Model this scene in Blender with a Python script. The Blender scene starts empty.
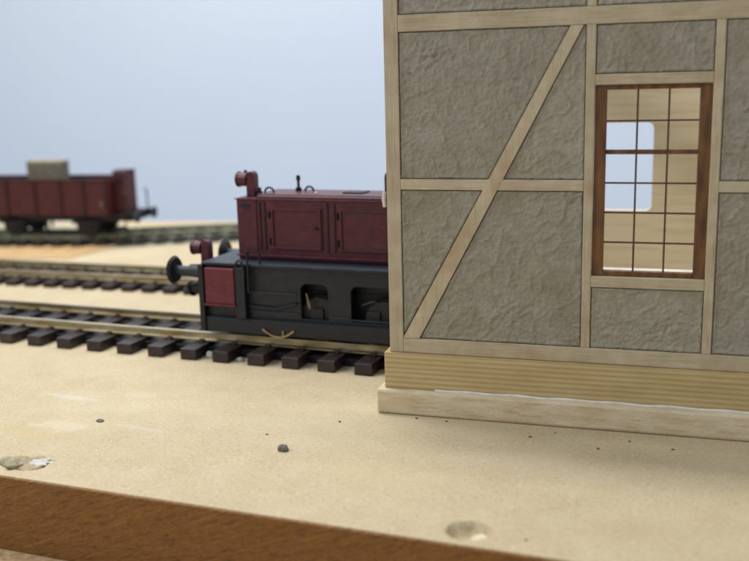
import bpy, bmesh, math, random
from mathutils import Vector, Matrix, noise
random.seed(7)
R = math.radians
scene = bpy.context.scene
col = scene.collection

# ------------------------------------------------------------ camera, world, lamps, exposure
# one Blender unit is about one centimetre of the model railway
cam_d = bpy.data.cameras.new('camera')
cam = bpy.data.objects.new('camera', cam_d); col.objects.link(cam)
scene.camera = cam
cam_d.sensor_width = 36.0
cam_d.lens = 950 / 749 * 36.0
cam_d.clip_start = 0.5; cam_d.clip_end = 800
pit, rol, yaw = R(11.65), R(-1.409), R(-17.166)
fwd = Vector((math.sin(yaw), math.cos(yaw), 0)); rgt = Vector((math.cos(yaw), -math.sin(yaw), 0)); upv = Vector((0, 0, 1))
f = fwd * math.cos(pit) - upv * math.sin(pit)
u = upv * math.cos(pit) + fwd * math.sin(pit)
r3 = rgt * math.cos(rol) + u * math.sin(rol)
u3 = u * math.cos(rol) - rgt * math.sin(rol)
cam.matrix_world = Matrix(((r3.x, u3.x, -f.x, 0), (r3.y, u3.y, -f.y, 0), (r3.z, u3.z, -f.z, 8.6), (0, 0, 0, 1)))
cam_d.dof.use_dof = True
cam_d.dof.focus_distance = 25.0
cam_d.dof.aperture_fstop = 0.15

w = bpy.data.worlds.new('World'); scene.world = w; w.use_nodes = True
bg = w.node_tree.nodes['Background']
bg.inputs[0].default_value = (0.80, 0.88, 1.0, 1); bg.inputs[1].default_value = 0.54

def area(name, loc, target, size, power, colr):
    d = bpy.data.lights.new(name, 'AREA'); d.shape = 'RECTANGLE'; d.size = size[0]; d.size_y = size[1]
    d.energy = power; d.color = colr
    o = bpy.data.objects.new(name, d); col.objects.link(o); o.location = loc
    o.rotation_euler = (Vector(target) - Vector(loc)).to_track_quat('-Z', 'Y').to_euler()
    return o
area('ceiling_lamp', (-44, 60, 84), (-8, 28, 0), (60, 40), 30000, (1.0, 0.97, 0.93))
area('side_fill', (-60, -6, 56), (-2, 24, 5), (26, 14), 23000, (1.0, 0.97, 0.93))  # unseen fill light, added to graze the front wall and bring out plaster relief
area('backdrop_fill', (-25, 45, 105), (-25, 99, 18), (120, 20), 112000, (1.0, 0.99, 0.985))  # unseen fill light, added to brighten the backdrop wall

vs = scene.view_settings
vs.view_transform = 'Standard'; vs.look = 'None'; vs.gamma = 1; vs.exposure = 0.0; vs.use_curve_mapping = False
scene.render.engine = 'CYCLES'

# ------------------------------------------------------------ helpers
def lin(c):
    return tuple((x / 255 / 12.92 if x / 255 <= 0.04045 else ((x / 255 + 0.055) / 1.055) ** 2.4) for x in c) + (1,)

def mat(name, c1, c2=None, rough=0.6, metal=0.0, scale=(3, 3, 3), bump=0.0, bscale=20.0, detail=6, flecks=None, ramp=(0.35, 0.65), dist=0.0, bdist=0.02, spec=0.5, wave=None):
    m = bpy.data.materials.new(name); m.use_nodes = True
    nt = m.node_tree; N = nt.nodes; L = nt.links
    b = N['Principled BSDF']; b.inputs['Roughness'].default_value = rough; b.inputs['Metallic'].default_value = metal
    b.inputs['Specular IOR Level'].default_value = spec
    tc = N.new('ShaderNodeTexCoord'); mp = N.new('ShaderNodeMapping'); L.new(tc.outputs['Object'], mp.inputs[0])
    mp.inputs['Scale'].default_value = scale
    n = N.new('ShaderNodeTexNoise'); n.inputs['Scale'].default_value = 1; n.inputs['Detail'].default_value = detail
    n.inputs['Distortion'].default_value = dist
    L.new(mp.outputs[0], n.inputs['Vector'])
    rp = N.new('ShaderNodeValToRGB'); rp.color_ramp.elements[0].position = ramp[0]; rp.color_ramp.elements[1].position = ramp[1]
    rp.color_ramp.elements[0].color = lin(c2 or c1); rp.color_ramp.elements[1].color = lin(c1)
    L.new(n.outputs[0], rp.inputs[0]); out = rp.outputs[0]
    if wave:
        wv = N.new('ShaderNodeTexWave'); wv.wave_type = 'BANDS'; wv.bands_direction = wave.get('dir', 'Z')
        wv.inputs['Scale'].default_value = wave['scale']; wv.inputs['Distortion'].default_value = wave.get('dist', 4)
        wv.inputs['Detail'].default_value = 3; wv.inputs['Detail Scale'].default_value = wave.get('ds', 1.0)
        mw = N.new('ShaderNodeMapping'); mw.inputs['Scale'].default_value = wave.get('map', (1, 1, 1)); mw.inputs['Rotation'].default_value = wave.get('rot', (0, 0, 0))
        L.new(tc.outputs['Object'], mw.inputs[0]); L.new(mw.outputs[0], wv.inputs['Vector'])
        r2 = N.new('ShaderNodeValToRGB'); r2.color_ramp.elements[0].position = wave.get('a', .3); r2.color_ramp.elements[1].position = wave.get('b', .8)
        L.new(wv.outputs['Fac'], r2.inputs[0])
        mul = N.new('ShaderNodeMath'); mul.operation = 'MULTIPLY'; mul.inputs[1].default_value = wave.get('amt', .6); L.new(r2.outputs[0], mul.inputs[0])
        mx = N.new('ShaderNodeMix'); mx.data_type = 'RGBA'; L.new(mul.outputs[0], mx.inputs[0]); L.new(out, mx.inputs[6])
        mx.inputs[7].default_value = lin(wave['col']); out = mx.outputs[2]
    for fl in (flecks or []):
        n2 = N.new('ShaderNodeTexNoise'); n2.inputs['Scale'].default_value = 1; n2.inputs['Detail'].default_value = fl.get('detail', 3)
        m2 = N.new('ShaderNodeMapping'); m2.inputs['Scale'].default_value = fl['scale']; m2.inputs['Location'].default_value = fl.get('loc', (3, 7, 1))
        m2.inputs['Rotation'].default_value = fl.get('rot', (0, 0, 0))
        if 'rot' in fl:
            m2.vector_type = 'TEXTURE'; m2.inputs['Scale'].default_value = tuple(1 / q for q in fl['scale'])
        L.new(tc.outputs['Object'], m2.inputs[0]); L.new(m2.outputs[0], n2.inputs['Vector'])
        r2 = N.new('ShaderNodeValToRGB'); r2.color_ramp.elements[0].position = fl['a']; r2.color_ramp.elements[1].position = fl['b']
        L.new(n2.outputs[0], r2.inputs[0])
        mul = N.new('ShaderNodeMath'); mul.operation = 'MULTIPLY'; mul.inputs[1].default_value = fl.get('amt', .6); L.new(r2.outputs[0], mul.inputs[0])
        mx = N.new('ShaderNodeMix'); mx.data_type = 'RGBA'; L.new(mul.outputs[0], mx.inputs[0]); L.new(out, mx.inputs[6])
        mx.inputs[7].default_value = lin(fl['col']); out = mx.outputs[2]
    L.new(out, b.inputs['Base Color'])
    if bump:
        bn = N.new('ShaderNodeTexNoise'); bn.inputs['Scale'].default_value = bscale; bn.inputs['Detail'].default_value = 5
        if isinstance(bscale, tuple): pass
        L.new(tc.outputs['Object'], bn.inputs['Vector'])
        bp = N.new('ShaderNodeBump'); bp.inputs['Strength'].default_value = bump; bp.inputs['Distance'].default_value = bdist
        L.new(bn.outputs[0], bp.inputs['Height']); L.new(bp.outputs[0], b.inputs['Normal'])
    return m

M = {}
M['board'] = mat('fibreboard', (190, 175, 144), (182, 166, 134), rough=.8, scale=(1.1, 1.1, 1.1), bump=.35, bscale=26, bdist=.012, ramp=(.3, .7), spec=.2,
    flecks=[dict(scale=(22, 7, 9), a=.56, b=.68, col=(150, 128, 94), amt=.5), dict(scale=(7, 24, 9), a=.57, b=.69, col=(224, 212, 184), amt=.5, loc=(9, 2, 4)),
            dict(scale=(9, 3.2, 5), a=.62, b=.72, col=(182, 158, 118), amt=.4, loc=(4, 1, 7), detail=5),
            dict(scale=(20, 20, 16), a=.68, b=.73, col=(110, 90, 62), amt=.7, loc=(1, 1, 8)), dict(scale=(.12, .25, 1), a=.5, b=.75, col=(224, 212, 180), amt=.3)])
M['board_far'] = mat('thin_brown_board', (196, 164, 116), (184, 150, 102), rough=.75, scale=(1, 1, 1), bump=.2, bscale=10)
M['edge'] = mat('sawn_brown_edge', (138, 96, 42), (118, 78, 32), rough=.65, scale=(14, 14, 22), bump=.6, bscale=16, bdist=.03,
    flecks=[dict(scale=(.45, 1, 26), rot=(0, R(-24), 0), a=.61, b=.70, col=(172, 128, 58), amt=.5, detail=1), dict(scale=(2.5, 3, 24), rot=(0, R(-20), 0), a=.5, b=.72, col=(66, 40, 14), amt=.8),
            dict(scale=(22, 20, 22), a=.55, b=.75, col=(150, 104, 44), amt=.5)])
M['table'] = mat('pinkish_chipboard', (204, 178, 134), (168, 134, 92), rough=.8, scale=(6, 6, 6), bump=.4, bscale=12)
M['backdrop'] = mat('pale_blue_wall_paint', (206, 216, 227), (200, 211, 224), rough=.9, scale=(.02, .02, .02), spec=.1)
M['timber'] = mat('pale_plywood', (192, 179, 150), (178, 163, 133), rough=.65, scale=(2.2, 2, 2.2), bump=.15, bscale=25, bdist=.01,
    flecks=[dict(scale=(1.2, 1, 26), a=.5, b=.8, col=(136, 110, 66), amt=.5), dict(scale=(.6, 1, .9), a=.58, b=.75, col=(150, 116, 58), amt=.45, loc=(5, 5, 5))])
M['timber_v'] = mat('pale_plywood_upright', (192, 179, 150), (178, 163, 133), rough=.65, scale=(2.2, 2, 2.2), bump=.15, bscale=25, bdist=.01,
    flecks=[dict(scale=(26, 1, 1.2), a=.5, b=.8, col=(136, 110, 66), amt=.5), dict(scale=(.9, 1, .6), a=.58, b=.75, col=(150, 116, 58), amt=.45, loc=(5, 5, 5))])
M['gap'] = mat('dark_card', (146, 132, 104), (122, 108, 82), rough=.9)
M['plaster'] = mat('grey_plaster', (157, 151, 133), (143, 138, 120), rough=.6, scale=(3.5, 3.5, 3.5), bump=.8, bscale=9, bdist=.07, spec=.4,
    flecks=[dict(scale=(18, 18, 18), a=.55, b=.72, col=(162, 153, 134), amt=.4), dict(scale=(11, 11, 16), a=.58, b=.72, col=(124, 115, 99), amt=.35),
           dict(scale=(.7, .7, .5), a=.52, b=.68, col=(134, 125, 102), amt=.5, loc=(6, 2, 9), detail=5), dict(scale=(.6, .6, .9), a=.56, b=.7, col=(168, 162, 150), amt=.5, loc=(1, 6, 2), detail=5)])
M['pine'] = mat('ribbed_pine', (196, 177, 130), (184, 163, 114), rough=.6, scale=(.8, 4, 3), bump=.2, bscale=20, bdist=.01,
    wave=dict(dir='Z', scale=2.4, dist=1.6, ds=.7, col=(158, 126, 68), amt=.5, map=(.12, 1, 1)),
    flecks=[dict(scale=(2, 6, 40), a=.52, b=.7, col=(206, 184, 126), amt=.4)])
M['plinth'] = mat('rough_pale_strip', (216, 202, 172), (200, 180, 142), rough=.7, scale=(1.2, 5, 5), bump=.5, bscale=14, bdist=.03,
    flecks=[dict(scale=(1.4, 3, 14), a=.58, b=.70, col=(168, 138, 88), amt=.4), dict(scale=(2, 4, 9), a=.6, b=.72, col=(222, 212, 188), amt=.6, loc=(8, 1, 5))])
M['inner'] = mat('bright_plywood_inside', (246, 234, 204), (240, 226, 190), rough=.7, scale=(.5, 1, 2.2), bump=.1, bscale=20,
    flecks=[dict(scale=(.35, 1, 7), a=.5, b=.72, col=(212, 186, 134), amt=.45)])
M['frame_brown'] = mat('brown_stained_wood', (118, 78, 32), (78, 46, 18), rough=.5, scale=(5, 5, 1.2), bump=.2, bscale=25)
M['bars'] = mat('thin_brown_bars', (92, 58, 28), (66, 38, 18), rough=.5, scale=(4, 4, 4))
M['sleeper'] = mat('dark_sleeper', (52, 40, 42), (34, 25, 27), rough=.34, scale=(2, 14, 8), bump=.5, bscale=16, bdist=.03,
    flecks=[dict(scale=(3, 26, 9), a=.58, b=.75, col=(84, 72, 74), amt=.4)])
M['rail'] = mat('nickel_silver_rail', (186, 178, 152), (156, 138, 98), rough=.36, metal=.8, scale=(.8, 4, 6), ramp=(.35, .6))
M['rail_top'] = mat('rail_top_highlight', (224, 218, 202), (196, 184, 154), rough=.3, metal=.6, scale=(.6, 4, 6))  # polished top; its highlight is also put into the paler colour
M['rail_grey'] = mat('grey_green_rail', (146, 148, 124), (112, 112, 90), rough=.5, metal=.3)
M['loco_red'] = mat('dark_red_paint', (84, 22, 36), (68, 17, 30), rough=.42, scale=(4, 4, 4), bump=.08, bscale=20, flecks=[dict(scale=(1.6, 3, 5), a=.55, b=.78, col=(112, 62, 62), amt=.35, detail=6), dict(scale=(14, 14, 14), a=.64, b=.74, col=(112, 62, 62), amt=.3)])
M['loco_red2'] = mat('red_box_paint', (104, 30, 44), (88, 25, 38), rough=.45, scale=(4, 4, 4), bump=.08, bscale=20, flecks=[dict(scale=(1.6, 3, 5), a=.55, b=.78, col=(132, 74, 72), amt=.35, detail=6), dict(scale=(14, 14, 14), a=.64, b=.74, col=(132, 74, 72), amt=.3)])
M['loco_dark'] = mat('blue_black_paint', (16, 23, 33), (11, 16, 24), rough=.45, scale=(4, 4, 4), bump=.15, bscale=18, flecks=[dict(scale=(1.6, 3, 5), a=.55, b=.78, col=(52, 56, 58), amt=.35, detail=6), dict(scale=(14, 14, 14), a=.64, b=.74, col=(52, 56, 58), amt=.3)])
M['black'] = mat('black_metal', (17, 18, 21), (11, 12, 14), rough=.5, scale=(5, 5, 5))
M['grey_blue'] = mat('grey_blue_footplate', (38, 50, 62), (28, 38, 48), rough=.5, scale=(4, 4, 4), bump=.15, bscale=18)
M['brass'] = mat('dull_brass', (182, 158, 112), (150, 122, 78), rough=.5, metal=.2)
M['mark'] = mat('faded_marking', (126, 110, 92), (104, 90, 74), rough=.7)
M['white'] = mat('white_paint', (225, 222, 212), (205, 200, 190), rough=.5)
M['wagon'] = mat('oxide_brown_boards', (98, 34, 33), (66, 24, 26), rough=.6, scale=(1.5, 3, 5), wave=dict(dir='Z', scale=1.15, dist=.3, col=(44, 16, 18), amt=.7, a=.75, b=.95))
M['wagon_dark'] = mat('dark_brown_steel', (62, 26, 28), (44, 20, 22), rough=.6)
M['crate'] = mat('olive_card', (132, 126, 108), (114, 108, 90), rough=.8)
M['crate_lid'] = mat('pale_olive_lid', (160, 154, 128), (144, 138, 112), rough=.8)
M['ballast'] = mat('grey_green_ballast', (158, 166, 142), (116, 126, 106), rough=.9, scale=(5, 5, 5), bump=1, bscale=6, bdist=.1)
M['filler'] = mat('white_filler', (222, 212, 190), (200, 184, 152), rough=.8, scale=(5, 5, 5), bump=.4, bscale=10)
M['smear'] = mat('pale_glue_smear', (217, 204, 178), (209, 194, 164), rough=.7, scale=(2, 2, 2))
M['chip'] = mat('torn_fibreboard', (172, 162, 136), (132, 122, 98), rough=.9, scale=(6, 6, 6), bump=.8, bscale=12)
def vary(m, amt):
    nt = m.node_tree; N = nt.nodes; L = nt.links; b = N['Principled BSDF']; prev = b.inputs['Base Color'].links[0].from_socket
    oi = N.new('ShaderNodeObjectInfo'); r = N.new('ShaderNodeMapRange'); r.inputs['To Min'].default_value = 1 - amt; r.inputs['To Max'].default_value = 1 + amt
    L.new(oi.outputs['Random'], r.inputs[0]); h = N.new('ShaderNodeHueSaturation'); L.new(r.outputs[0], h.inputs['Value']); L.new(prev, h.inputs['Color']); L.new(h.outputs[0], b.inputs['Base Color'])
vary(M['sleeper'], .3); vary(M['plaster'], .05); vary(M['timber'], .05); vary(M['timber_v'], .05)
M['bluewhite'] = mat('blue_white_filler', (196, 197, 192), (170, 170, 162), rough=.8, scale=(5, 5, 5), bump=.4, bscale=10)
M['stone'] = mat('grey_stone', (126, 120, 112), (88, 82, 76), rough=.9, scale=(8, 8, 8), bump=.5, bscale=14)
M['stone_pale'] = mat('pale_stone', (190, 196, 186), (150, 152, 142), rough=.8, scale=(8, 8, 8))
M['crumb'] = mat('dark_crumb', (84, 66, 46), (62, 48, 34), rough=.9)

def stain(m, cx, cy, rx, ry, colr, amt, seed):
    # an old glue stain with a shape of its own in the board's surface
    nt = m.node_tree; N = nt.nodes; L = nt.links; b = N['Principled BSDF']; prev = b.inputs['Base Color'].links[0].from_socket
    tc = N.new('ShaderNodeTexCoord'); mp = N.new('ShaderNodeMapping'); mp.vector_type = 'TEXTURE'
    mp.inputs['Location'].default_value = (cx, cy, 0); mp.inputs['Rotation'].default_value = (0, 0, R(-6)); mp.inputs['Scale'].default_value = (rx, ry, 1)
    L.new(tc.outputs['Object'], mp.inputs[0])
    ln = N.new('ShaderNodeVectorMath'); ln.operation = 'LENGTH'; L.new(mp.outputs[0], ln.inputs[0])
    n = N.new('ShaderNodeTexNoise'); n.inputs['Scale'].default_value = 1.6; n.inputs['Detail'].default_value = 8; n.inputs['Roughness'].default_value = .65
    n.noise_dimensions = '4D'; n.inputs['W'].default_value = seed; L.new(tc.outputs['Object'], n.inputs['Vector'])
    a = N.new('ShaderNodeMath'); a.operation = 'MULTIPLY_ADD'; a.inputs[1].default_value = 2.6; L.new(n.outputs[0], a.inputs[0]); L.new(ln.outputs['Value'], a.inputs[2])
    r = N.new('ShaderNodeMapRange'); r.inputs['From Min'].default_value = 2.05; r.inputs['From Max'].default_value = 1.75; r.inputs['To Max'].default_value = amt
    L.new(a.outputs[0], r.inputs[0])
    mx = N.new('ShaderNodeMix'); mx.data_type = 'RGBA'; L.new(r.outputs[0], mx.inputs[0]); L.new(prev, mx.inputs[6]); mx.inputs[7].default_value = lin(colr)
    L.new(mx.outputs[2], b.inputs['Base Color'])
stain(M['board'], -14.9, 20.3, 1.6, .55, (206, 196, 172), .4, 1.0)
stain(M['board'], -15.2, 19.6, 2.0, .8, (190, 168, 130), .35, 3.0)
stain(M['board'], -16.2, 22.4, 1.2, .25, (198, 196, 184), .5, 5.0)
stain(M['board'], -12.9, 20.6, 1.1, .16, (196, 188, 168), .45, 7.0)
stain(M['board'], -14.2, 23.0, .9, .3, (204, 192, 166), .3, 9.0)
stain(M['board'], -6.0, 19.2, 3.4, 1.2, (196, 176, 138), .25, 11.0)

class MB:
    def __init__(s): s.bm = bmesh.new()
    def box(s, x0, x1, y0, y1, z0, z1):
        v = [s.bm.verts.new((x, y, z)) for x in (x0, x1) for y in (y0, y1) for z in (z0, z1)]
        for q in ((0, 1, 3, 2), (4, 6, 7, 5), (0, 4, 5, 1), (2, 3, 7, 6), (0, 2, 6, 4), (1, 5, 7, 3)):
            s.bm.faces.new([v[i] for i in q])
        return s
    def prism(s, pts, a, b, axis='y'):
        # polygon extruded along an axis; pts in the other two coordinates (in x,y,z order)
        def mk(p, t):
            return {'y': (p[0], t, p[1]), 'x': (t, p[0], p[1]), 'z': (p[0], p[1], t)}[axis]
        A = [s.bm.verts.new(mk(p, a)) for p in pts]; B = [s.bm.verts.new(mk(p, b)) for p in pts]
        s.bm.faces.new(A[::-1]); s.bm.faces.new(B)
        for i in range(len(pts)):
            j = (i + 1) % len(pts); s.bm.faces.new((A[i], A[j], B[j], B[i]))
        return s
    def cyl(s, p0, p1, ra, rb=None, n=20):
        rb = ra if rb is None else rb
        p0 = Vector(p0); p1 = Vector(p1); d = (p1 - p0).normalized()
        a = d.orthogonal().normalized(); c = d.cross(a)
        A = []; B = []
        for i in range(n):
            t = 2 * math.pi * i / n; e = a * math.cos(t) + c * math.sin(t)
            A.append(s.bm.verts.new(p0 + e * ra)); B.append(s.bm.verts.new(p1 + e * rb))
        s.bm.faces.new(A[::-1]); s.bm.faces.new(B)
        for i in range(n):
            j = (i + 1) % n; s.bm.faces.new((A[i], A[j], B[j], B[i]))
        return s
    def tube(s, pts, r, n=8):
        pts = [Vector(p) for p in pts]; rings = []
        for i, p in enumerate(pts):
            d = (pts[min(i + 1, len(pts) - 1)] - pts[max(i - 1, 0)]).normalized()
            a = d.cross(Vector((0.13, 1, 0.07))).normalized(); c = d.cross(a)
            rings.append([s.bm.verts.new(p + (a * math.cos(2 * math.pi * k / n) + c * math.sin(2 * math.pi * k / n)) * r) for k in range(n)])
        for q0, q1 in zip(rings, rings[1:]):
            for k in range(n):
                j = (k + 1) % n; s.bm.faces.new((q0[k], q0[j], q1[j], q1[k]))
        s.bm.faces.new(rings[0][::-1]); s.bm.faces.new(rings[-1])
        return s
    def build(s, name, m, parent=None, bevel=0.0, smooth=False, label=None):
        bmesh.ops.recalc_face_normals(s.bm, faces=s.bm.faces)
        me = bpy.data.meshes.new(name); s.bm.to_mesh(me); s.bm.free()
        me.materials.append(M[m])
        if smooth:
            for p in me.polygons: p.use_smooth = True
            me.set_sharp_from_angle(angle=R(38))
        o = bpy.data.objects.new(name, me); col.objects.link(o)
        if parent: o.parent = parent
        if bevel:
            bv = o.modifiers.new('bevel', 'BEVEL'); bv.width = bevel; bv.segments = 2; bv.limit_method = 'ANGLE'
        if label: o['label'] = label
        return o

def tag(o, label=None, cat=None, group=None, kind=None):
    if label: o['label'] = label
    if cat: o['category'] = cat
    if group: o['group'] = group
    if kind: o['kind'] = kind
    return o

def empty(name, loc, rz=0):
    o = bpy.data.objects.new(name, None); col.objects.link(o)
    o.location = loc; o.rotation_euler = (0, 0, rz); o.empty_display_size = .5
    return o

TH = R(-3.75)
T = Vector((math.cos(TH), math.sin(TH), 0)); NV = Vector((-math.sin(TH), math.cos(TH), 0))
def tw(s, o, z=0): return T * s + NV * o + Vector((0, 0, z))

# ------------------------------------------------------------ the setting
# baseboard: a slab with two dents bored into its top near the front edge
def board_height(x, y):
    h = 0.0
    dx, dy = (x + 3.42), (y - 16.98); a = math.hypot(dx / .50, dy / .40)
    a += .18 * noise.noise(Vector((x * 4, y * 4, 0)))
    if a < 1: h = -.28 * (1 - a ** 4)
    dx, dy = (x + 14.25), (y - 17.85); a = math.hypot(dx / .62, dy / .42)
    a += .35 * noise.noise(Vector((x * 4, y * 4, 3)))
    if a < 1: h = -.2 * (1 - a ** 3)
    return h
def axis(lo, hi, fine, step=.045):
    xs = {lo, hi}
    for a, b in fine:
        k = a
        while k < b: xs.add(round(k, 4)); k += step
    k = lo
    while k < hi:
        if not any(a - .5 < k < b + .5 for a, b in fine): xs.add(round(k, 4))
        k += 4.0
    return sorted(xs)
b = MB(); bm = b.bm
front = lambda x: (16.1 - x * NV.x) / NV.y
back = lambda x: 54.3 + (x + 43.5) * .155 if x < -27.4 else 56.8
xs = axis(-110, 90, [(-15.1, -13.4), (-4.1, -2.7)])
ts = sorted({0, .02} | {round(.045 * k, 4) for k in range(0, 62)} | {3.2, 4, 6, 9, 14, 20, 27, 34, 40.2})
grid = []
for x in xs:
    rowv = []
    for t_ in ts:
        y = front(x) + t_ if t_ < 34 else (front(x) + t_ if t_ < 40 else max(back(x), 50))
        rowv.append(bm.verts.new((x, y, board_height(x, y))))
    grid.append(rowv)
for i in range(len(xs) - 1):
    for j in range(len(ts) - 1):
        bm.faces.new((grid[i][j], grid[i + 1][j], grid[i + 1][j + 1], grid[i][j + 1]))
lowf = [bm.verts.new((x, front(x), -1.2)) for x in xs]; lowb = [bm.verts.new((x, max(back(x), 50), -1.2)) for x in xs]
for i in range(len(xs) - 1):
    bm.faces.new((lowf[i], lowf[i + 1], grid[i + 1][0], grid[i][0]))
    bm.faces.new((lowb[i + 1], lowb[i], grid[i][-1], grid[i + 1][-1]))
tag(b.build('baseboard', 'board', smooth=True), kind='structure')

b = MB(); e = empty  # brown sawn facing under the board's front
p = [tw(-110, 16.06), tw(95, 16.06), tw(95, 16.3), tw(-110, 16.3)]
b = MB(); b.box(-110, 95, -.05, .0 + .25, -1.82, -.015)
o = b.build('board_edge', 'edge', bevel=.012); o.location = tw(0, 16.085); o.rotation_euler = (0, 0, TH); tag(o, kind='structure')
b = MB(); b.box(-140, 120, -2, 62, -3.2, -1.84)
tag(b.build('table', 'table'), kind='structure')
b = MB(); b.box(-220, 200, 98, 99, -60, 150)
tag(b.build('backdrop_wall', 'backdrop'), kind='structure')
# thin brown sheet between the second and the third track
b = MB(); b.prism([(-29.9, 42.4), (-29.3, 48.2), (-33, 49), (-60, 46.0), (-60, 39.5), (-33.5, 41.7)][::-1], .004, .05, 'z')
tag(b.build('brown_board_sheet', 'board_far', bevel=.01), kind='structure')

# ------------------------------------------------------------ track builder
def catmull(pts, n=12):
    out = []
    P = [pts[0]] + pts + [pts[-1]]
    for i in range(1, len(P) - 2):
        for k in range(n):
            t = k / n; a, b_, c, d = P[i - 1], P[i], P[i + 1], P[i + 2]
            out.append(tuple(.5 * (2 * b_[j] + (c[j] - a[j]) * t + (2 * a[j] - 5 * b_[j] + 4 * c[j] - d[j]) * t * t + (3 * b_[j] - a[j] - 3 * c[j] + d[j]) * t ** 3) for j in (0, 1)))
    out.append(pts[-1]); return out

def resample(path, step):
    res = []; acc = 0; nxt = 0
    for (x0, y0), (x1, y1) in zip(path, path[1:]):
        L = math.hypot(x1 - x0, y1 - y0)
        while nxt <= acc + L:
            t = (nxt - acc) / L; res.append((x0 + (x1 - x0) * t, y0 + (y1 - y0) * t, math.atan2(y1 - y0, x1 - x0))); nxt += step
        acc += L
    return res

RAIL = [(-.16, 0), (.16, 0), (.16, .03), (.03, .055), (.025, .17), (.062, .19), (.062, .26), (.045, .275), (-.045, .275), (-.062, .26), (-.062, .19), (-.025, .17), (-.03, .055), (-.16, .03)]
def make_track(label, path, gauge=2.30, spacing=1.226, width=.58, length=5.2, group='railway tracks', hs=.365, straight=True, rail_mat='rail'):
    t = empty('railway_track', (0, 0, 0)); tag(t, label, 'railway track', group)
    fine = [path[0], path[-1]] if straight else catmull(path)
    for sgn in (-1, 1):
        b = MB(); rings = []
        sm = resample(fine, 200 if straight else 1.0)
        if straight:
            a = math.atan2(path[1][1] - path[0][1], path[1][0] - path[0][0]); sm = [(path[0][0], path[0][1], a), (path[1][0], path[1][1], a)]
        for x, y, a in sm:
            cx_, cy_ = x - math.sin(a) * sgn * gauge / 2, y + math.cos(a) * sgn * gauge / 2
            rings.append([b.bm.verts.new((cx_ - math.sin(a) * p, cy_ + math.cos(a) * p, hs + .03 + q)) for p, q in RAIL])
        for q0, q1 in zip(rings, rings[1:]):
            for k in range(len(RAIL)):
                j = (k + 1) % len(RAIL); b.bm.faces.new((q0[k], q0[j], q1[j], q1[k]))
        b.bm.faces.new(rings[0]); b.bm.faces.new(rings[-1][::-1])
        rl = b.build('rail', rail_mat, t); rl.data.materials.append(M[rail_mat if rail_mat != 'rail' else 'rail_top'])
        for pf in rl.data.polygons:
            if pf.normal.z > .9 and pf.center.z > hs + .28: pf.material_index = 1
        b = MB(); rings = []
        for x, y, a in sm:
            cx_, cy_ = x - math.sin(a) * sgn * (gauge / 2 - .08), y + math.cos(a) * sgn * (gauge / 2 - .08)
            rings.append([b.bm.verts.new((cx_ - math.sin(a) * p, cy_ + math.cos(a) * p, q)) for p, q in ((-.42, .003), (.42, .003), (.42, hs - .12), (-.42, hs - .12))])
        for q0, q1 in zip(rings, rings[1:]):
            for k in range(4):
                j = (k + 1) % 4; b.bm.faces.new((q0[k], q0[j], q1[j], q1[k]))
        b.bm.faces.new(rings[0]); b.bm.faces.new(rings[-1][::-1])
        b.build('sleeper_web_shade', 'black', t)  # black webs under the rails, widened to stand in for shade between sleepers
    first = None; clips = []
    for x, y, a in resample(fine, spacing):
        if first is None:
            b = MB(); b.box(-width / 2, width / 2, -length / 2, length / 2, 0.004, hs)
            first = b.build('sleeper', 'sleeper', t, bevel=.025)
            clips = []
            for s in (-1, 1):
                c0 = s * gauge / 2
                b = MB(); b.prism([(c0 + u_, hs + v_) for u_, v_ in ((-.3, .001), (.3, .001), (.3, .03), (.22, .04), (.21, .1), (.13, .1), (.165, .029), (-.165, .029), (-.13, .1), (-.21, .1), (-.22, .04), (-.3, .03))], -.08, .08, 'x')
                clips.append(b.build('rail_clip', 'sleeper', first))
            s_ = first
        else:
            s_ = first.copy(); col.objects.link(s_); s_.parent = t
            for clip in clips:
                c = clip.copy(); col.objects.link(c); c.parent = s_
        s_.location = (x, y, 0); s_.rotation_euler = (0, 0, a + R(random.uniform(-.6, .6)))
    return t

def seg(s0, s1, o):
    a = tw(s0, o); b_ = tw(s1, o); return [(a.x, a.y), (b_.x, b_.y)]
# near track: the loco stands on it and it runs on into the shed
make_track('nearest track with dark sleepers carrying the red locomotive into the shed', seg(-23.78 + .1 - 1.226 * 14, 9.5, 27.78), length=4.45, gauge=2.22)
# second track
make_track('empty middle track between the bare board strips left of the locomotive', [(-62, 38.55), (-4, 37.0)], spacing=1.02, length=3.9, gauge=2.2, hs=.27)
# far track carrying the wagon, curving away to the right
far_path = [(-58, 43.6), (-50, 45.0), (-41, 46.5), (-36, 47.15), (-32, 47.7), (-29, 49.0), (-24, 51.2), (-18, 53.4), (-6, 53.9)]
make_track('blurred farthest track under the goods wagon curving away behind', far_path, straight=False, spacing=1.05, length=4.4, hs=.27, rail_mat='rail_grey')
b = MB(); fine = catmull([(p[0], p[1] + (1.2 if p[0] < -33 else .4)) for p in far_path]); L_ = []; R_ = []
for x, y, a in resample(fine, 1.0):
    wl = 4.4; wr = 2.2 if x < -33 else 2.9
    L_.append(b.bm.verts.new((x - math.sin(a) * wl, y + math.cos(a) * wl, .012))); R_.append(b.bm.verts.new((x + math.sin(a) * wr, y - math.cos(a) * wr, .012)))
for i in range(len(L_) - 1): b.bm.faces.new((R_[i], R_[i + 1], L_[i + 1], L_[i]))
tag(b.build('ballast', 'ballast'), 'grey green ballast strip under the farthest track', 'ballast', kind='stuff')

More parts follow.
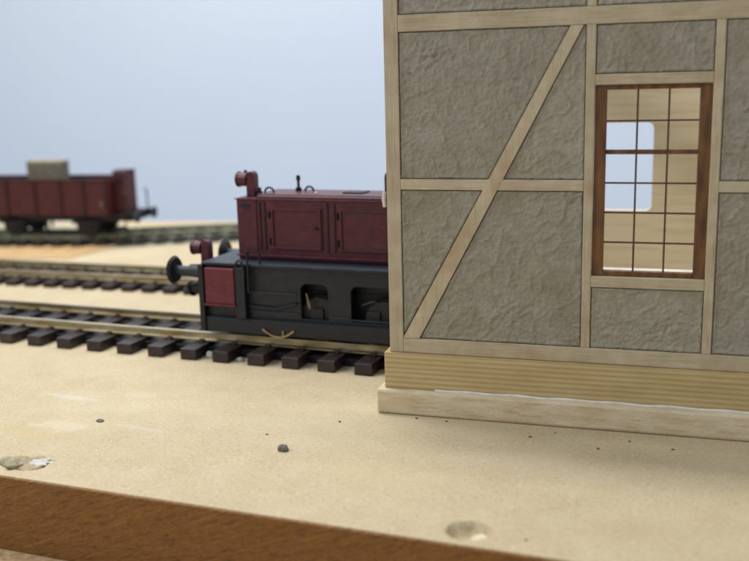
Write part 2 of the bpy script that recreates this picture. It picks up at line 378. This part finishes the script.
# ------------------------------------------------------------ half-timbered engine shed
XL, XR = -6.83, 9.2
shed = empty('engine_shed', (1.2, 28.6, 0))
SO = Vector((1.2, 28.6, 0))
tag(shed, 'half-timbered model engine shed of pale plywood and grey plaster on a wooden plinth', 'building')
def sb(b, name, m, bevel=0, smooth=False, parent=shed, label=None, shift=True):
    if shift:
        for v in b.bm.verts: v.co -= SO
    return b.build(name, m, parent, bevel, smooth, label)
F0 = 23.35
def slab(name, m, x0, x1, y0, y1, z0, z1, bevel=.02, label=None): return sb(MB().box(x0, x1, y0, y1, z0, z1), name, m, bevel, label=label)
# plinth: two courses running round the shed; the left side is open for the track
slab('plinth_strip', 'plinth', XL - .32, XR + .3, 23.08, 23.9, 0.004, .67, .07, 'pale rough lower plinth strip with a rounded top edge')
slab('plinth_beam', 'pine', XL - .14, XR + .15, 23.27, 23.86, .672, 1.648, .02, 'yellowish ribbed pine beam under the plaster wall')
slab('plinth_strip', 'plinth', XL - .2, XR + .3, 34.05, 34.7, 0.004, .67, .05)
slab('plinth_beam', 'pine', XL - .1, XR + .15, 34.02, 34.5, .672, 1.648, .02)
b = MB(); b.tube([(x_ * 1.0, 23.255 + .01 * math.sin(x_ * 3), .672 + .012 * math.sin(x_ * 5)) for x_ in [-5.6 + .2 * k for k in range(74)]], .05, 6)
sb(b, 'ledge_highlight', 'white', smooth=True)  # white bead added as the bright highlight along the plinth ledge
# front wall sheet (dark gaps show between panels and timbers)
Yb0, Yb1 = 23.45, 23.66
b = MB()
b.box(XL + .02, -1.70, Yb0, Yb1, 1.65, 13.0); b.box(1.0, XR - .02, Yb0, Yb1, 1.65, 13.0)
b.box(-1.70, 1.0, Yb0, Yb1, 1.65, 3.80); b.box(-1.70, 1.0, Yb0, Yb1, 8.5, 13.0)
sb(b, 'wall_sheet', 'gap')
# timbers
posts = [(XL, -6.45), (-1.88, -1.66), (.98, 1.195), (3.9, 4.12), (8.82, XR)]
for x0, x1 in posts: pass
TB = .016
slab('timber_post', 'timber_v', XL, -6.46, F0, Yb0 + .0, 1.652, 13.2, TB)
def post(x0, x1, z0, z1): slab('timber_post', 'timber_v', x0, x1, F0 + .004, Yb0, z0, z1, .02)
def beam(x0, x1, z0, z1): slab('timber_beam', 'timber', x0, x1, F0, Yb0, z0, z1, .02)
slab('timber_post', 'timber_v', 8.84, XR, F0, Yb0, 1.652, 13.2, TB)
beam(-6.459, 8.839, 1.652, 2.045)
beam(-6.459, 8.839, 9.855, 10.265)
beam(-6.459, 8.839, 12.8, 13.2)
for x0, x1 in ((-1.88, -1.66), (.98, 1.195), (4.0, 4.22)):
    post(x0, x1, 2.046, 9.854); post(x0, x1, 10.266, 12.799)
beam(-6.459, -1.881, 5.955, 6.225); beam(1.196, 3.999, 5.955, 6.215); beam(4.221, 8.839, 5.955, 6.215)
beam(-1.659, .979, 3.60, 3.875); beam(-1.659, .979, 8.465, 8.715)
# leaning brace, a few hundredths proud where it crosses the middle rail
b = MB(); b.prism([(-6.455, 2.05), (-6.02, 2.05), (-3.84, 6.22), (-1.95, 9.85), (-2.25, 9.85), (-4.20, 6.22)], F0 - .006, Yb0, 'y')
sb(b, 'timber_brace', 'timber_v', .008, label='slanting timber brace crossing the middle rail')

# plaster panels: relief meshes, slightly recessed, gap all round
def panel(poly, seed):
    g = .022
    # shrink polygon towards inside
    n = len(poly); cxp = sum(p[0] for p in poly) / n; area_ = 0
    for i in range(n):
        j = (i + 1) % n; area_ += poly[i][0] * poly[j][1] - poly[j][0] * poly[i][1]
    if area_ < 0: poly = poly[::-1]
    lines = []
    for i in range(n):
        a = Vector(poly[i]); c = Vector(poly[(i + 1) % n]); d = (c - a).normalized(); nn = Vector((-d.y, d.x))
        lines.append((a + nn * g, d))
    pts = []
    for i in range(n):
        p1, d1 = lines[i - 1]; p2, d2 = lines[i]
        det = d1.x * d2.y - d1.y * d2.x; t = ((p2.x - p1.x) * d2.y - (p2.y - p1.y) * d2.x) / det
        pts.append(p1 + d1 * t)
    bm = bmesh.new(); face = bm.faces.new([bm.verts.new((p.x, 0, p.y)) for p in pts])
    step = .04
    x0 = min(p.x for p in pts); x1 = max(p.x for p in pts); z0 = min(p.y for p in pts); z1 = max(p.y for p in pts)
    k = x0 + step
    while k < x1:
        bmesh.ops.bisect_plane(bm, geom=bm.verts[:] + bm.edges[:] + bm.faces[:], plane_co=(k, 0, 0), plane_no=(1, 0, 0)); k += step
    k = z0 + step
    while k < z1:
        bmesh.ops.bisect_plane(bm, geom=bm.verts[:] + bm.edges[:] + bm.faces[:], plane_co=(0, 0, k), plane_no=(0, 0, 1)); k += step
    for v in bm.verts:
        x, z = v.co.x, v.co.z
        dist = min(((Vector((x, z)) - p).x * -d.y + (Vector((x, z)) - p).y * d.x) for p, d in lines)
        q = Vector((x * 1.0 + seed, z * 1.3, seed))
        ux = x * .8 + z * .6; uz = z * .8 - x * .6
        q2 = Vector((ux * 3.8 + seed, uz * 8.0, seed)); q2 += Vector((noise.noise(q2 * .7), 0, noise.noise(q2 * .7 + Vector((9, 9, 9))))) * .8
        amp = .15 + 2.4 * max(0, noise.noise(q * .75) + .12)
        h = .022 * noise.noise(q * 1.1) + .75 * amp * (.030 * (1 - 2.4 * abs(noise.noise(q2))) * .6 + .012 * noise.noise(q2 * 2.6) + .008 * noise.noise(q * 9))
        rg = noise.noise(Vector((x * 1.6 + z * .9 + seed, z * 1.2 - x, 5)))      # trowel ridges
        h += .026 * max(0, 1 - abs(rg) * 16)
        edge = max(0, 1 - abs(dist - .04) / .045)
        h += .024 * edge * (.5 + .8 * abs(noise.noise(Vector((x * 2, seed, z * 2)))))
        v.co.y = F0 + .05 - min(h, .075)
    ex = bmesh.ops.extrude_edge_only(bm, edges=[e_ for e_ in bm.edges if e_.is_boundary])
    for v in [g_ for g_ in ex['geom'] if isinstance(g_, bmesh.types.BMVert)]: v.co.y = Yb0 + .01
    b = MB(); b.bm.free(); b.bm = bm
    bmesh.ops.recalc_face_normals(bm, faces=bm.faces)
    sb(b, 'plaster_panel', 'plaster', smooth=True)
def rect(x0, x1, z0, z1): return [(x0, z0), (x1, z0), (x1, z1), (x0, z1)]
panel([(-6.46, 6.225), (-4.20, 6.225), (-2.25, 9.855), (-6.46, 9.855)], 1.0)
panel([(-3.84, 6.225), (-1.88, 6.225), (-1.88, 9.855), (-1.95, 9.855)], 2.3)
panel([(-6.46, 2.08), (-4.345, 5.955), (-6.46, 5.955)], 3.1)
panel([(-6.02, 2.045), (-1.88, 2.045), (-1.88, 5.955), (-3.98, 5.955)], 4.7)
panel(rect(-1.66, .98, 2.045, 3.60), 5.2); panel(rect(-1.66, .98, 8.715, 9.855), 6.6)
panel(rect(1.195, 4.0, 2.045, 5.955), 7.4); panel(rect(1.195, 4.0, 6.215, 9.855), 8.8)
panel(rect(4.22, 8.84, 2.045, 5.955), 9.4); panel(rect(4.22, 8.84, 6.215, 9.855), 10.8)
for i, (a, c) in enumerate(((-6.46, -1.88), (-1.66, .98), (1.195, 4.0), (4.22, 8.84))): panel(rect(a, c, 10.265, 12.8), 12.1 + i)

# front window: brown casing, dark glazing bars
win = sb(MB().box(-1.656, -1.385, F0 + .06, F0 + .24, 3.879, 8.461).box(.70, .976, F0 + .06, F0 + .24, 3.879, 8.461)
   .box(-1.3849, .6999, F0 + .065, F0 + .24, 3.879, 4.005).box(-1.3849, .6999, F0 + .065, F0 + .24, 8.345, 8.461), 'window_frame', 'frame_brown', .012)
b = MB(); b.box(-1.384, .699, F0 + .09, F0 + .17, 6.835, 6.945); b.build('transom', 'frame_brown', win, .01)
for v in win.children[0].data.vertices: v.co -= SO
def wb(name, *a):
    b = MB(); b.box(*a)
    for v in b.bm.verts: v.co -= SO
    b.build(name, 'bars', win)
zr = [(4.006, 6.834), (6.946, 8.344)]
for x in (-.68, .025):
    for z0, z1 in zr: wb('glazing_bar', x - .022, x + .022, F0 + .10, F0 + .15, z0, z1)
for z in (7.62, 6.15, 5.435, 4.71):
    wb('glazing_bar', -1.384, .699, F0 + .112, F0 + .162, z - .02, z + .02)
slab('window_ledge', 'white', -1.69, .99, Yb1 + .002, Yb1 + .3, 3.82, 3.995, .01, 'pale inner ledge below the brown window')
# back wall of bright plywood with a round-cornered opening
def arc(cx, cz, r, a0, a1, n=6): return [(cx + r * math.cos(R(a0 + (a1 - a0) * k / n)), cz + r * math.sin(R(a0 + (a1 - a0) * k / n))) for k in range(n + 1)]
hx0, hx1, hz0, hz1 = -3.1, -.43, 4.08, 7.12
YB = 34.1
b = MB()
b.prism([(XL, .67), (hx0, .67), (hx0, 13.2), (XL, 13.2)], YB, YB + .22, 'y')
b.prism([(hx1, .67), (XR, .67), (XR, 13.2), (hx1, 13.2)], YB, YB + .22, 'y')
b.prism([(hx0, .67), (hx1, .67), (hx1, hz0 + .22)] + arc(hx1 - .22, hz0 + .22, .22, 0, -90)[1:] + arc(hx0 + .22, hz0 + .22, .22, -90, -180) , YB, YB + .22, 'y')
b.prism([(hx0, 13.2), (hx0, hz1 - .22)] + arc(hx0 + .22, hz1 - .22, .22, 180, 90)[1:] + arc(hx1 - .22, hz1 - .22, .22, 90, 0) + [(hx1, 13.2)], YB, YB + .22, 'y')
sb(b, 'back_wall', 'inner', label='bright plywood back wall with a round-cornered opening')
# right gable closed, left gable open below its head beam
b = MB(); b.box(XR - .25, XR - .02, 23.67, 34.09, .01, 13.0); sb(b, 'gable_wall', 'inner')
b = MB(); b.box(XL + .02, XL + .26, 23.67, 34.09, 11.2, 13.0); sb(b, 'gate_lintel', 'timber', .01)

# ------------------------------------------------------------ locomotive
loco = empty('locomotive', tw(-13, 28.3, 0), TH)
tag(loco, 'dark red and blue-black model diesel locomotive standing half inside the shed', 'locomotive')
XE = 6.3   # right end of the frame, inside the shed
core = MB().box(-2.9, XE - .1, -1.3, 1.0, 2.2, 2.9).build('underframe', 'black', loco, .03)
def side_frame(sg):
    y0, y1 = sorted((sg * 1.72, sg * 1.92))
    b = MB()
    zb, zt = 1.28, 3.04
    ops = [(.42, 1.36), (2.12, 3.5), (4.3, 5.3)]
    b.box(-2.95, .42, y0, y1, zb, zt)
    b.box(1.36, 2.12, y0, y1, zb, zt); b.box(3.5, 4.3, y0, y1, zb, zt); b.box(5.3, XE - .02, y0, y1, zb, zt)
    for a, c in ops:
        r = .22
        b.prism([(a, 2.95 - .4)] + [(a + r - r * math.cos(R(k * 15)), 2.33 + .22 * math.sin(R(k * 15)) + .0) for k in range(0, 7)] + [(c - r + r * math.sin(R(k * 15)), 2.33 + .22 * math.cos(R(k * 15))) for k in range(0, 7)] + [(c, zt), (a, zt)], y0, y1, 'y') if False else \
        b.prism([(a, zt), (a, 2.33)] + [(a + r - r * math.cos(R(k * 15)), 2.33 + .22 * math.sin(R(k * 15))) for k in range(1, 7)] + [(c - r + r * math.sin(R(k * 15)), 2.33 + .22 * math.cos(R(k * 15))) for k in range(0, 7)] + [(c, zt)], y0, y1, 'y')
        b.box(a, c, y0, y1, zb, 1.42)
    o = b.build('side_frame', 'loco_dark', loco)
    s0, s1 = sorted((sg * 1.921, sg * 2.06))
    MB().box(-2.95, XE - .02, s0, s1, .82, 1.30).build('skirt', 'loco_dark', loco, .03)
    y2, y3 = sorted((sg * 1.921, sg * 1.96))
    for q in ((-1.4, .3, 2.18, 2.23), (-1.35, .35, 1.55, 1.59), (1.45, 2.05, 1.52, 1.56), (2.1, 3.6, 1.47, 1.51)):
        MB().box(q[0], q[1], y2, y3, q[2], q[3]).build('ledge', 'grey_blue', loco)
    MB().box(-2.94, XE - .03, *sorted((sg * 1.921, sg * 2.07)), 1.301, 1.32).build('skirt_highlight', 'grey_blue', loco)  # paler strip: light caught on the skirt's top edge, put into the colour
    # axle boxes with leaf springs seen in the openings
    for x in (.9, 2.8):
        b = MB(); b.box(x - .22, x + .22, *sorted((sg * 1.45, sg * 1.8)), 1.2, 1.75); b.tube([(x - .42, sg * 1.66, 1.9), (x, sg * 1.66, 2.05), (x + .42, sg * 1.66, 1.9)], .05)
        b.build('axle_box', 'black', loco, .03)
for sg in (-1, 1): side_frame(sg)
for x in (-1.2, 1.0, 3.2, 5.2):
    for sg in (-1, 1):
        c_ = -.52 + sg * 1.11
        b = MB(); b.cyl((x, c_ - .1, 1.375), (x, c_ + .1, 1.375), .70, n=32); b.cyl((x, c_ - sg * .16, 1.375), (x, c_ - sg * .08, 1.375), .76, n=32)
        b.build('wheel', 'black', loco, smooth=True)
MB().box(-2.9, XE - .1, -1.28, -1.12, .9, 2.199).build('inner_plate', 'black', loco)
MB().box(-3.02, XE + .02, -2.06, 2.06, 3.045, 3.13).build('footplate', 'grey_blue', loco, .02)
MB().box(-3.14, -2.951, -2.12, 2.12, .84, 3.04).build('buffer_beam', 'black', loco, .02)
MB().box(XE, XE + .17, -2.12, 2.12, .84, 3.04).build('buffer_beam', 'black', loco, .02)
for sg in (-1, 1):
    y0, y1 = sorted((sg * 1.925, sg * 2.2))
    bx = MB().box(-2.84, -1.78, y0, y1, 1.80, 2.96).build('tool_box', 'loco_red2', loco, .02)
    y0, y1 = sorted((sg * 1.925, sg * 2.24))
    MB().box(-2.88, -1.74, y0, y1, 1.73, 1.795).build('box_lip', 'loco_red2', bx, .01)
    y0, y1 = sorted((sg * 1.925, sg * 2.17))
    MB().box(-1.76, -1.42, y0, y1, 1.35, 3.0).build('step_plate', 'loco_dark', loco, .02)
def buffer_(x, dx, y):
    b = MB(); z = 2.74
    b.cyl((x, y, z), (x + dx * .5, y, z), .24, .22); b.cyl((x + dx * .5, y, z), (x + dx * 1.08, y, z), .15)
    o = b.build('buffer', 'grey_blue', loco, smooth=True)
    b = MB(); b.cyl((x + dx * 1.06, y, z), (x + dx * 1.14, y, z), .40, .47, 28); b.cyl((x + dx * 1.14, y, z), (x + dx * 1.2, y, z), .47, .42, 28)
    b.build('buffer_head', 'black', o, smooth=True)
for y in (-1.7, 1.7): buffer_(-3.13, -1, y); buffer_(XE + .17, 1, y)
b = MB(); b.box(-3.55, -3.13, -1.32, -.95, 1.95, 2.25); b.cyl((-3.5, -1.2, 2.12), (-3.95, -1.2, 2.02), .23, .2); b.cyl((-3.9, -1.2, 2.03), (-4.02, -1.2, 1.99), .27, .24)
b.build('coupling', 'black', loco, .02, smooth=True)
b = MB(); b.tube([(-3.14, -.7, 2.3), (-3.4, -.72, 2.2), (-3.6, -.75, 1.9), (-3.55, -.75, 1.6), (-3.4, -.72, 1.45)], .07)
b.build('brake_hose', 'black', loco, smooth=True)

# bonnet
HY = 1.27
hood = MB().box(-1.32, 4.1, -HY, .45, 3.131, 5.22).build('bonnet', 'loco_red', loco, .05)
MB().box(-1.36, 4.12, -HY + .12, .35, 5.221, 5.25).build('bonnet_top', 'loco_red', hood, .02)
MB().box(-2.06, -1.325, -HY, .45, 3.131, 5.13).build('radiator', 'loco_red', loco, .05)
for sg in (-1,):
    y0, y1 = sorted((sg * HY, sg * (HY + .07)))
    MB().box(-2.1, 4.1, y0, y1, 3.25, 3.30).build('trim', 'loco_red2', hood, .012)
    MB().box(-2.1, 4.1, *sorted((sg * HY, sg * (HY + .05))), 5.085, 5.12).build('trim', 'loco_red', hood, .01)
    for a, c in ((-.82, .98), (1.55, 3.5)):
        d = MB().box(a, c, *sorted((sg * HY, sg * (HY + .03))), 3.48, 4.88).build('door', 'loco_red', hood, .01)
        b = MB(); ya, yb = sorted((sg * (HY + .0301), sg * (HY + .075)))
        b.box(a + .04, c - .04, ya, yb, 3.52, 3.58); b.box(a + .04, c - .04, ya, yb, 4.76, 4.82)
        b.box(a + .04, a + .1, ya, yb, 3.581, 4.759); b.box(c - .1, c - .04, ya, yb, 3.581, 4.759)
        b.build('door_rim', 'loco_red', d, .01)
        b = MB(); b.cyl((c - .22, sg * (HY + .03), 4.2), (c - .22, sg * (HY + .12), 4.2), .05, n=10); b.box(c - .3, c - .14, *sorted((sg * (HY + .12), sg * (HY + .15))), 4.17, 4.23)
        b.build('handle', 'black', d)
        b = MB()
        for z in (3.75, 4.6): b.cyl((a - .06, sg * (HY + .04), z - .1), (a - .06, sg * (HY + .04), z + .1), .035, n=8)
        b.build('hinge', 'black', d)
    for x in (-1.22, -1.05, 1.14, 1.38):
        b = MB(); b.box(x - .03, x + .03, *sorted((sg * HY, sg * (HY + .04))), 3.45, 5.0)
        b.build('rib', 'wagon_dark', hood)
    b = MB(); n = 24
    b.prism([(-1.73 + .19 * math.cos(2 * math.pi * k / n), 4.86 + .075 * math.sin(2 * math.pi * k / n)) for k in range(n)], *sorted((sg * HY, sg * (HY + .03))), 'y')
    b.build('oval_plate', 'loco_dark', loco)
def lamp(x, y, z, d):
    r = .23
    b = MB(); pts = [(x, z - .72), (x + .30 * -d, z - .72), (x + .30 * -d, z)]
    pts = [(x, z - .75), (x, z + .1)] + [(x - d * (.15 - .15 * math.cos(R(k * 30))), z + .1 + .17 * math.sin(R(k * 30))) for k in range(1, 6)] + [(x - d * .30, z + .1), (x - d * .30, z - .75)]
    b.prism(pts, y - .16, y + .16, 'y')
    o = b.build('lamp_bracket', 'loco_red', loco, .02)
    b = MB(); b.cyl((x - d * .001, y, z), (x + d * .3, y, z), r, r, 24); b.cyl((x + d * .3, y, z), (x + d * .36, y, z), r * 1.1, r * 1.1, 24)
    h = b.build('lamp_housing', 'loco_red', o, smooth=True)
    MB().cyl((x + d * .361, y, z), (x + d * .38, y, z), r * .9, r * .8, 24).build('lens', 'white', h, smooth=True)
    b = MB(); b.box(x + d * .08 - .04, x + d * .08 + .04, y - .04, y + .04, z + r, z + r + .07); b.build('vent_cap', 'loco_red', h)
lamp(-3.5, -1.1, 3.42, -1)
lamp(-1.83, -.8, 5.68, -1)
lamp(3.25, -.8, 5.72, 1)
# things on the roof
b = MB(); b.cyl((-1.42, -.8, 5.14), (-1.42, -.8, 5.3), .09); b.cyl((-1.42, -.8, 5.3), (-1.42, -.8, 5.42), .05); b.build('filler_cap', 'black', loco, smooth=True)
def loop(x, y, z, r): 
    MB().tube([(x + r * math.cos(R(a)), y, z + r * math.sin(R(a))) for a in range(0, 181, 20)], .035).build('lifting_loop', 'loco_dark', loco, smooth=True)
loop(-1.1, -.75, 5.26, .16); loop(.12, -.3, 5.27, .15)
b = MB(); b.cyl((-.36, -.1, 5.251), (-.36, -.1, 5.36), .1); b.cyl((-.36, -.1, 5.36), (-.36, -.1, 5.7), .045); b.cyl((-.36, -.1, 5.6), (-.36, -.1, 5.76), .075, .06)
b.build('exhaust', 'black', loco, smooth=True)
MB().box(1.4, 2.1, -.6, .0, 5.251, 5.29).build('roof_vent', 'black', loco, .01)
MB().box(.5, .62, -.8, -.7, 5.251, 5.29).build('latch', 'white', loco)
b = MB(); b.tube([(3.08, -1.3, 5.42), (3.06, -1.33, 5.2), (3.09, -1.33, 4.95)], .06); b.build('white_lever', 'white', loco, smooth=True)
# hand rails by the bonnet corner
b = MB(); b.cyl((-1.3, -2.12, 2.2), (-1.3, -2.12, 3.5), .035, n=10); b.cyl((-1.3, -2.12, 3.44), (-1.3, -2.12, 3.56), .07, n=12); b.build('handrail', 'black', loco, smooth=True)
b = MB(); b.cyl((-.92, -2.0, 3.1), (-.92, -2.0, 3.45), .035, n=10); b.cyl((-.92, -2.0, 3.42), (-.92, -2.0, 3.5), .055, n=12); b.build('handrail', 'black', loco, smooth=True)
b = MB(); b.tube([(-1.72, -2.12, 2.95), (-1.72, -2.14, 3.12), (-1.62, -2.15, 3.24), (-1.5, -2.15, 3.2), (-1.44, -2.15, 3.02), (-1.42, -2.15, 2.7)], .04); b.build('grab_iron', 'black', loco, smooth=True)
b = MB(); pts = []
for k in range(13):
    t = k / 12; x = -.88 + 1.1 * t; pts.append((x, -2.1, .80 + .24 * (2 * t - 1) ** 2))
b.tube(pts, .034)
b.build('spring', 'brass', loco, smooth=True, label='pale brass leaf spring curved like a smile')
b = MB(); b.cyl((-.16, -2.1, .86), (-.16, -2.1, 1.02), .03, n=8); b.build('spring_pin', 'brass', loco)
b = MB(); b.prism([(.62, 2.25), (.66, 2.26), (.78, 1.85), (.76, 1.75), (.70, 1.77)], -1.98, -1.93, 'y'); b.build('lever', 'mark', loco, .01)
b = MB(); b.tube([(-1.35, -2.0, 1.75), (-.4, -2.0, 1.7), (.3, -2.0, 1.9)], .04); b.build('brake_rod', 'black', loco, smooth=True)

# ------------------------------------------------------------ goods wagon with brakeman's cabin
wag = empty('goods_wagon', (-33, 47.45, 0), R(5))
tag(wag, 'blurred red-brown open goods wagon with a brakeman cabin on the far track', 'wagon')
x0, x1 = -5.3, 3.2
MB().box(x0, x1, -1.62, 1.15, 1.72, 1.82).build('floor', 'wagon_dark', wag)
for sg in (-1, 1):
    y0, y1 = (-1.68, -1.55) if sg < 0 else (1.05, 1.18)
    s_ = MB().box(x0, x1, y0, y1, 1.83, 3.78).build('side_wall', 'wagon', wag, .02)
    for x in (-5.2, -3.0, -1.25, .35, 1.75, 3.1):
        MB().box(x - .07, x + .07, *((-1.77, -1.681) if sg < 0 else (1.181, 1.27)), 1.7, 3.74).build('rib', 'wagon_dark', s_, .01)
    MB().box(x0, x1, *((-1.78, -1.5) if sg < 0 else (1.0, 1.28)), 3.781, 3.82).build('top_rail', 'wagon_dark', s_, .01)
    if sg < 0:
        b = MB(); b.box(2.72, 2.88, -1.70, -1.681, 2.3, 2.55); b.build('mark', 'mark', s_)
    MB().box(x0 - .1, 4.2, *sorted((sg * 1.1, sg * 1.3)), 1.42, 1.719).build('sole_bar', 'black', wag, .02)
for x in (x0, x1 - .13):
    MB().box(x, x + .13, -1.549, 1.049, 1.83, 3.78).build('end_wall', 'wagon', wag, .02)
for x in (-2.95, 1.65):
    for sg in (-1, 1):
        b = MB(); b.cyl((x, sg * 1.06, 1.22), (x, sg * 1.3, 1.22), .67, n=28); b.cyl((x, sg * 1.0, 1.22), (x, sg * 1.07, 1.22), .74, n=28); b.build('wheel', 'black', wag, smooth=True)
        b = MB(); y0, y1 = sorted((sg * 1.31, sg * 1.45)); b.prism([(x - .75, 1.45), (x - .2, .98), (x + .2, .98), (x + .75, 1.45)], y0, y1, 'y'); b.box(x - .8, x + .8, *sorted((sg * 1.45, sg * 1.6)), 1.3, 1.44)
        b.build('axle_guard', 'black', wag, .01)
    MB().cyl((x, -1.0, 1.22), (x, 1.0, 1.22), .1, n=12).build('axle', 'black', wag)
b = MB(); b.box(-.95, -.83, -1.3, -1.2, .9, 1.42); b.box(-.62, -.5, -1.3, -1.2, 1.1, 1.42); b.build('brake_rigging', 'black', wag)
# cabin and end platform
MB().box(x1 + .02, 4.2, -1.35, 1.35, 1.72, 1.84).build('platform', 'black', wag, .01)
cab = MB().box(3.24, 3.95, -.95, .45, 1.85, 4.16).build('cabin', 'wagon', wag, .03)
b = MB(); b.prism([(-1.0, 4.161), (.5, 4.161), (.4, 4.21), (0, 4.25), (-.5, 4.25), (-.9, 4.21)], 3.19, 4.0, 'x'); b.build('roof', 'wagon_dark', cab, .01)
MB().box(3.42, 3.76, -.98, -.951, 3.4, 3.8).build('window', 'black', cab)
for y in (-1.35, 1.35):
    b = MB(); b.tube([(4.14, y, 1.85), (4.14, y, 2.95), (3.99, y, 3.0)], .045); b.build('handrail', 'black', wag)
MB().box(4.21, 4.34, -1.4, 1.4, 1.40, 1.86).build('buffer_beam', 'black', wag)
MB().box(3.4, 4.1, -1.5, -1.3, 1.05, 1.15).build('step', 'black', wag)
for x in (3.45, 4.0): MB().box(x, x + .07, -1.42, -1.36, 1.151, 1.719).build('step_hanger', 'black', wag)
for y in (-1.1, 1.1):
    b = MB(); b.cyl((4.34, y, 1.64), (4.6, y, 1.64), .13); o = b.build('buffer', 'black', wag)
    MB().cyl((4.6, y, 1.64), (4.7, y, 1.64), .33, .33, 20).build('buffer_head', 'black', o)
crate = empty('crate', (-33 + math.cos(R(5)) * -1.2, 47.45 + math.sin(R(5)) * -1.2, 1.825), R(5))
tag(crate, 'pale olive box with a lighter lid rising above the side of the goods wagon', 'crate')
MB().box(-1.15, 1.02, -.45, .45, 0, 2.68).build('box_body', 'crate', crate, .02)
MB().box(-1.18, 1.05, -.48, .48, 2.681, 2.96).build('lid', 'crate_lid', crate, .06)

# ------------------------------------------------------------ small things lying on the board
def lump(name, m, x, y, z, sx, sy, sz, seed, rz=0, sub=3, rough=.3, flat=True):
    bm = bmesh.new(); bmesh.ops.create_icosphere(bm, subdivisions=sub, radius=1)
    for v in bm.verts:
        k = 1 + rough * noise.noise(v.co * 1.4 + Vector((seed, seed, 0))) + rough * .4 * noise.noise(v.co * 4 + Vector((seed, 0, 2)))
        v.co *= k; v.co.x *= sx; v.co.y *= sy; v.co.z = max(v.co.z, -.45) * sz
    lo = min(v.co.z for v in bm.verts)
    for v in bm.verts: v.co.z -= lo
    b = MB(); b.bm.free(); b.bm = bm; o = b.build(name, m, smooth=True)
    o.location = (x, y, z); o.rotation_euler = (0, 0, rz); return o
def flatpatch(name, m, x, y, z, rx, ry, seed, h=.0015, rz=0):
    b = MB(); pts = []
    for k in range(48):
        a = 2 * math.pi * k / 48; r = 1 + .6 * noise.noise(Vector((math.cos(a) * 2.2 + seed, math.sin(a) * 2.2, 0))) + .25 * noise.noise(Vector((math.cos(a) * 6, math.sin(a) * 6, seed)))
        pts.append((rx * r * math.cos(a), ry * r * math.sin(a)))
    b.prism(pts, 0, h, 'z'); o = b.build(name, m); o.location = (x, y, z); o.rotation_euler = (0, 0, rz); return o

tag(lump('stone', 'stone', -8.59, 20.0, .002, .13, .11, .11, 3), 'small dark grey stone lying alone in the middle of the bare board', 'stone')
tag(lump('stone', 'stone', -14.15, 20.78, .002, .11, .07, .045, 5), 'small flat grey stone beside the pale glue stain at left', 'stone')
tag(lump('board_chip', 'chip', -14.62, 17.72, -.04, .38, .20, .13, 8, rz=-.25), 'torn lump of board beside the hole at the left front edge', 'wood chip')
tag(flatpatch('filler_patch', 'bluewhite', -13.98, 17.98, .002, .27, .2, 4), 'bluish white filler patch right of the torn lump at the left front edge', 'filler')
tag(lump('filler_plug', 'filler', -3.2, 16.98, -.27, .22, .24, .11, 11, rz=.2), 'pale filler plug sunk in the bored hole at the board edge', 'filler')
tag(lump('stone', 'stone_pale', tw(-15.72, 26.0).x, tw(-15.72, 26.0).y, .002, .17, .13, .14, 15), 'pale stone between sleepers in front of the locomotive front lamp', 'stone')
tag(lump('stone', 'stone_pale', tw(-14.6, 25.9).x, tw(-14.6, 25.9).y, .002, .13, .1, .09, 19), 'small pale stone between sleepers below the brass spring', 'stone')
tag(lump('stone', 'stone_pale', tw(-14.3, 27.2).x, tw(-14.3, 27.2).y, .367, .3, .22, .12, 21), 'pale stone under the locomotive near its left end', 'stone')
crumbs = [(-6.01, 22.9, 'tiny dark crumb touching the plinth near its left corner'), (-2.96, 22.26, 'tiny dark crumb standing off the plinth below the middle post'),
    (-2.4, 22.67, 'tiny dark crumb close to the plinth left of the window'), (-1.3, 21.85, 'tiny dark crumb a little way out below the window'),
    (-5.2, 22.85, 'second tiny dark crumb from the plinth left corner'),
    (-.6, 22.5, 'tiny dark crumb right below the window near the plinth'), (-2.3, 16.85, 'tiny dark crumb right of the bored hole at the board edge'),
    (-7.9, 22.2, 'tiny dark crumb on the open board left of the plinth corner'), (.4, 22.2, 'rightmost tiny dark crumb in front of the plinth'),
    (-9.4, 20.9, 'tiny dark crumb just behind the lone dark stone')]
for i, (x, y, lb) in enumerate(crumbs):
    o = lump('crumb', 'crumb', x, y, .001, random.uniform(.022, .05), random.uniform(.015, .03), .018, i + 30, rz=random.random() * 3, sub=2)
    tag(o, lb, 'crumb', 'crumbs scattered on the board')
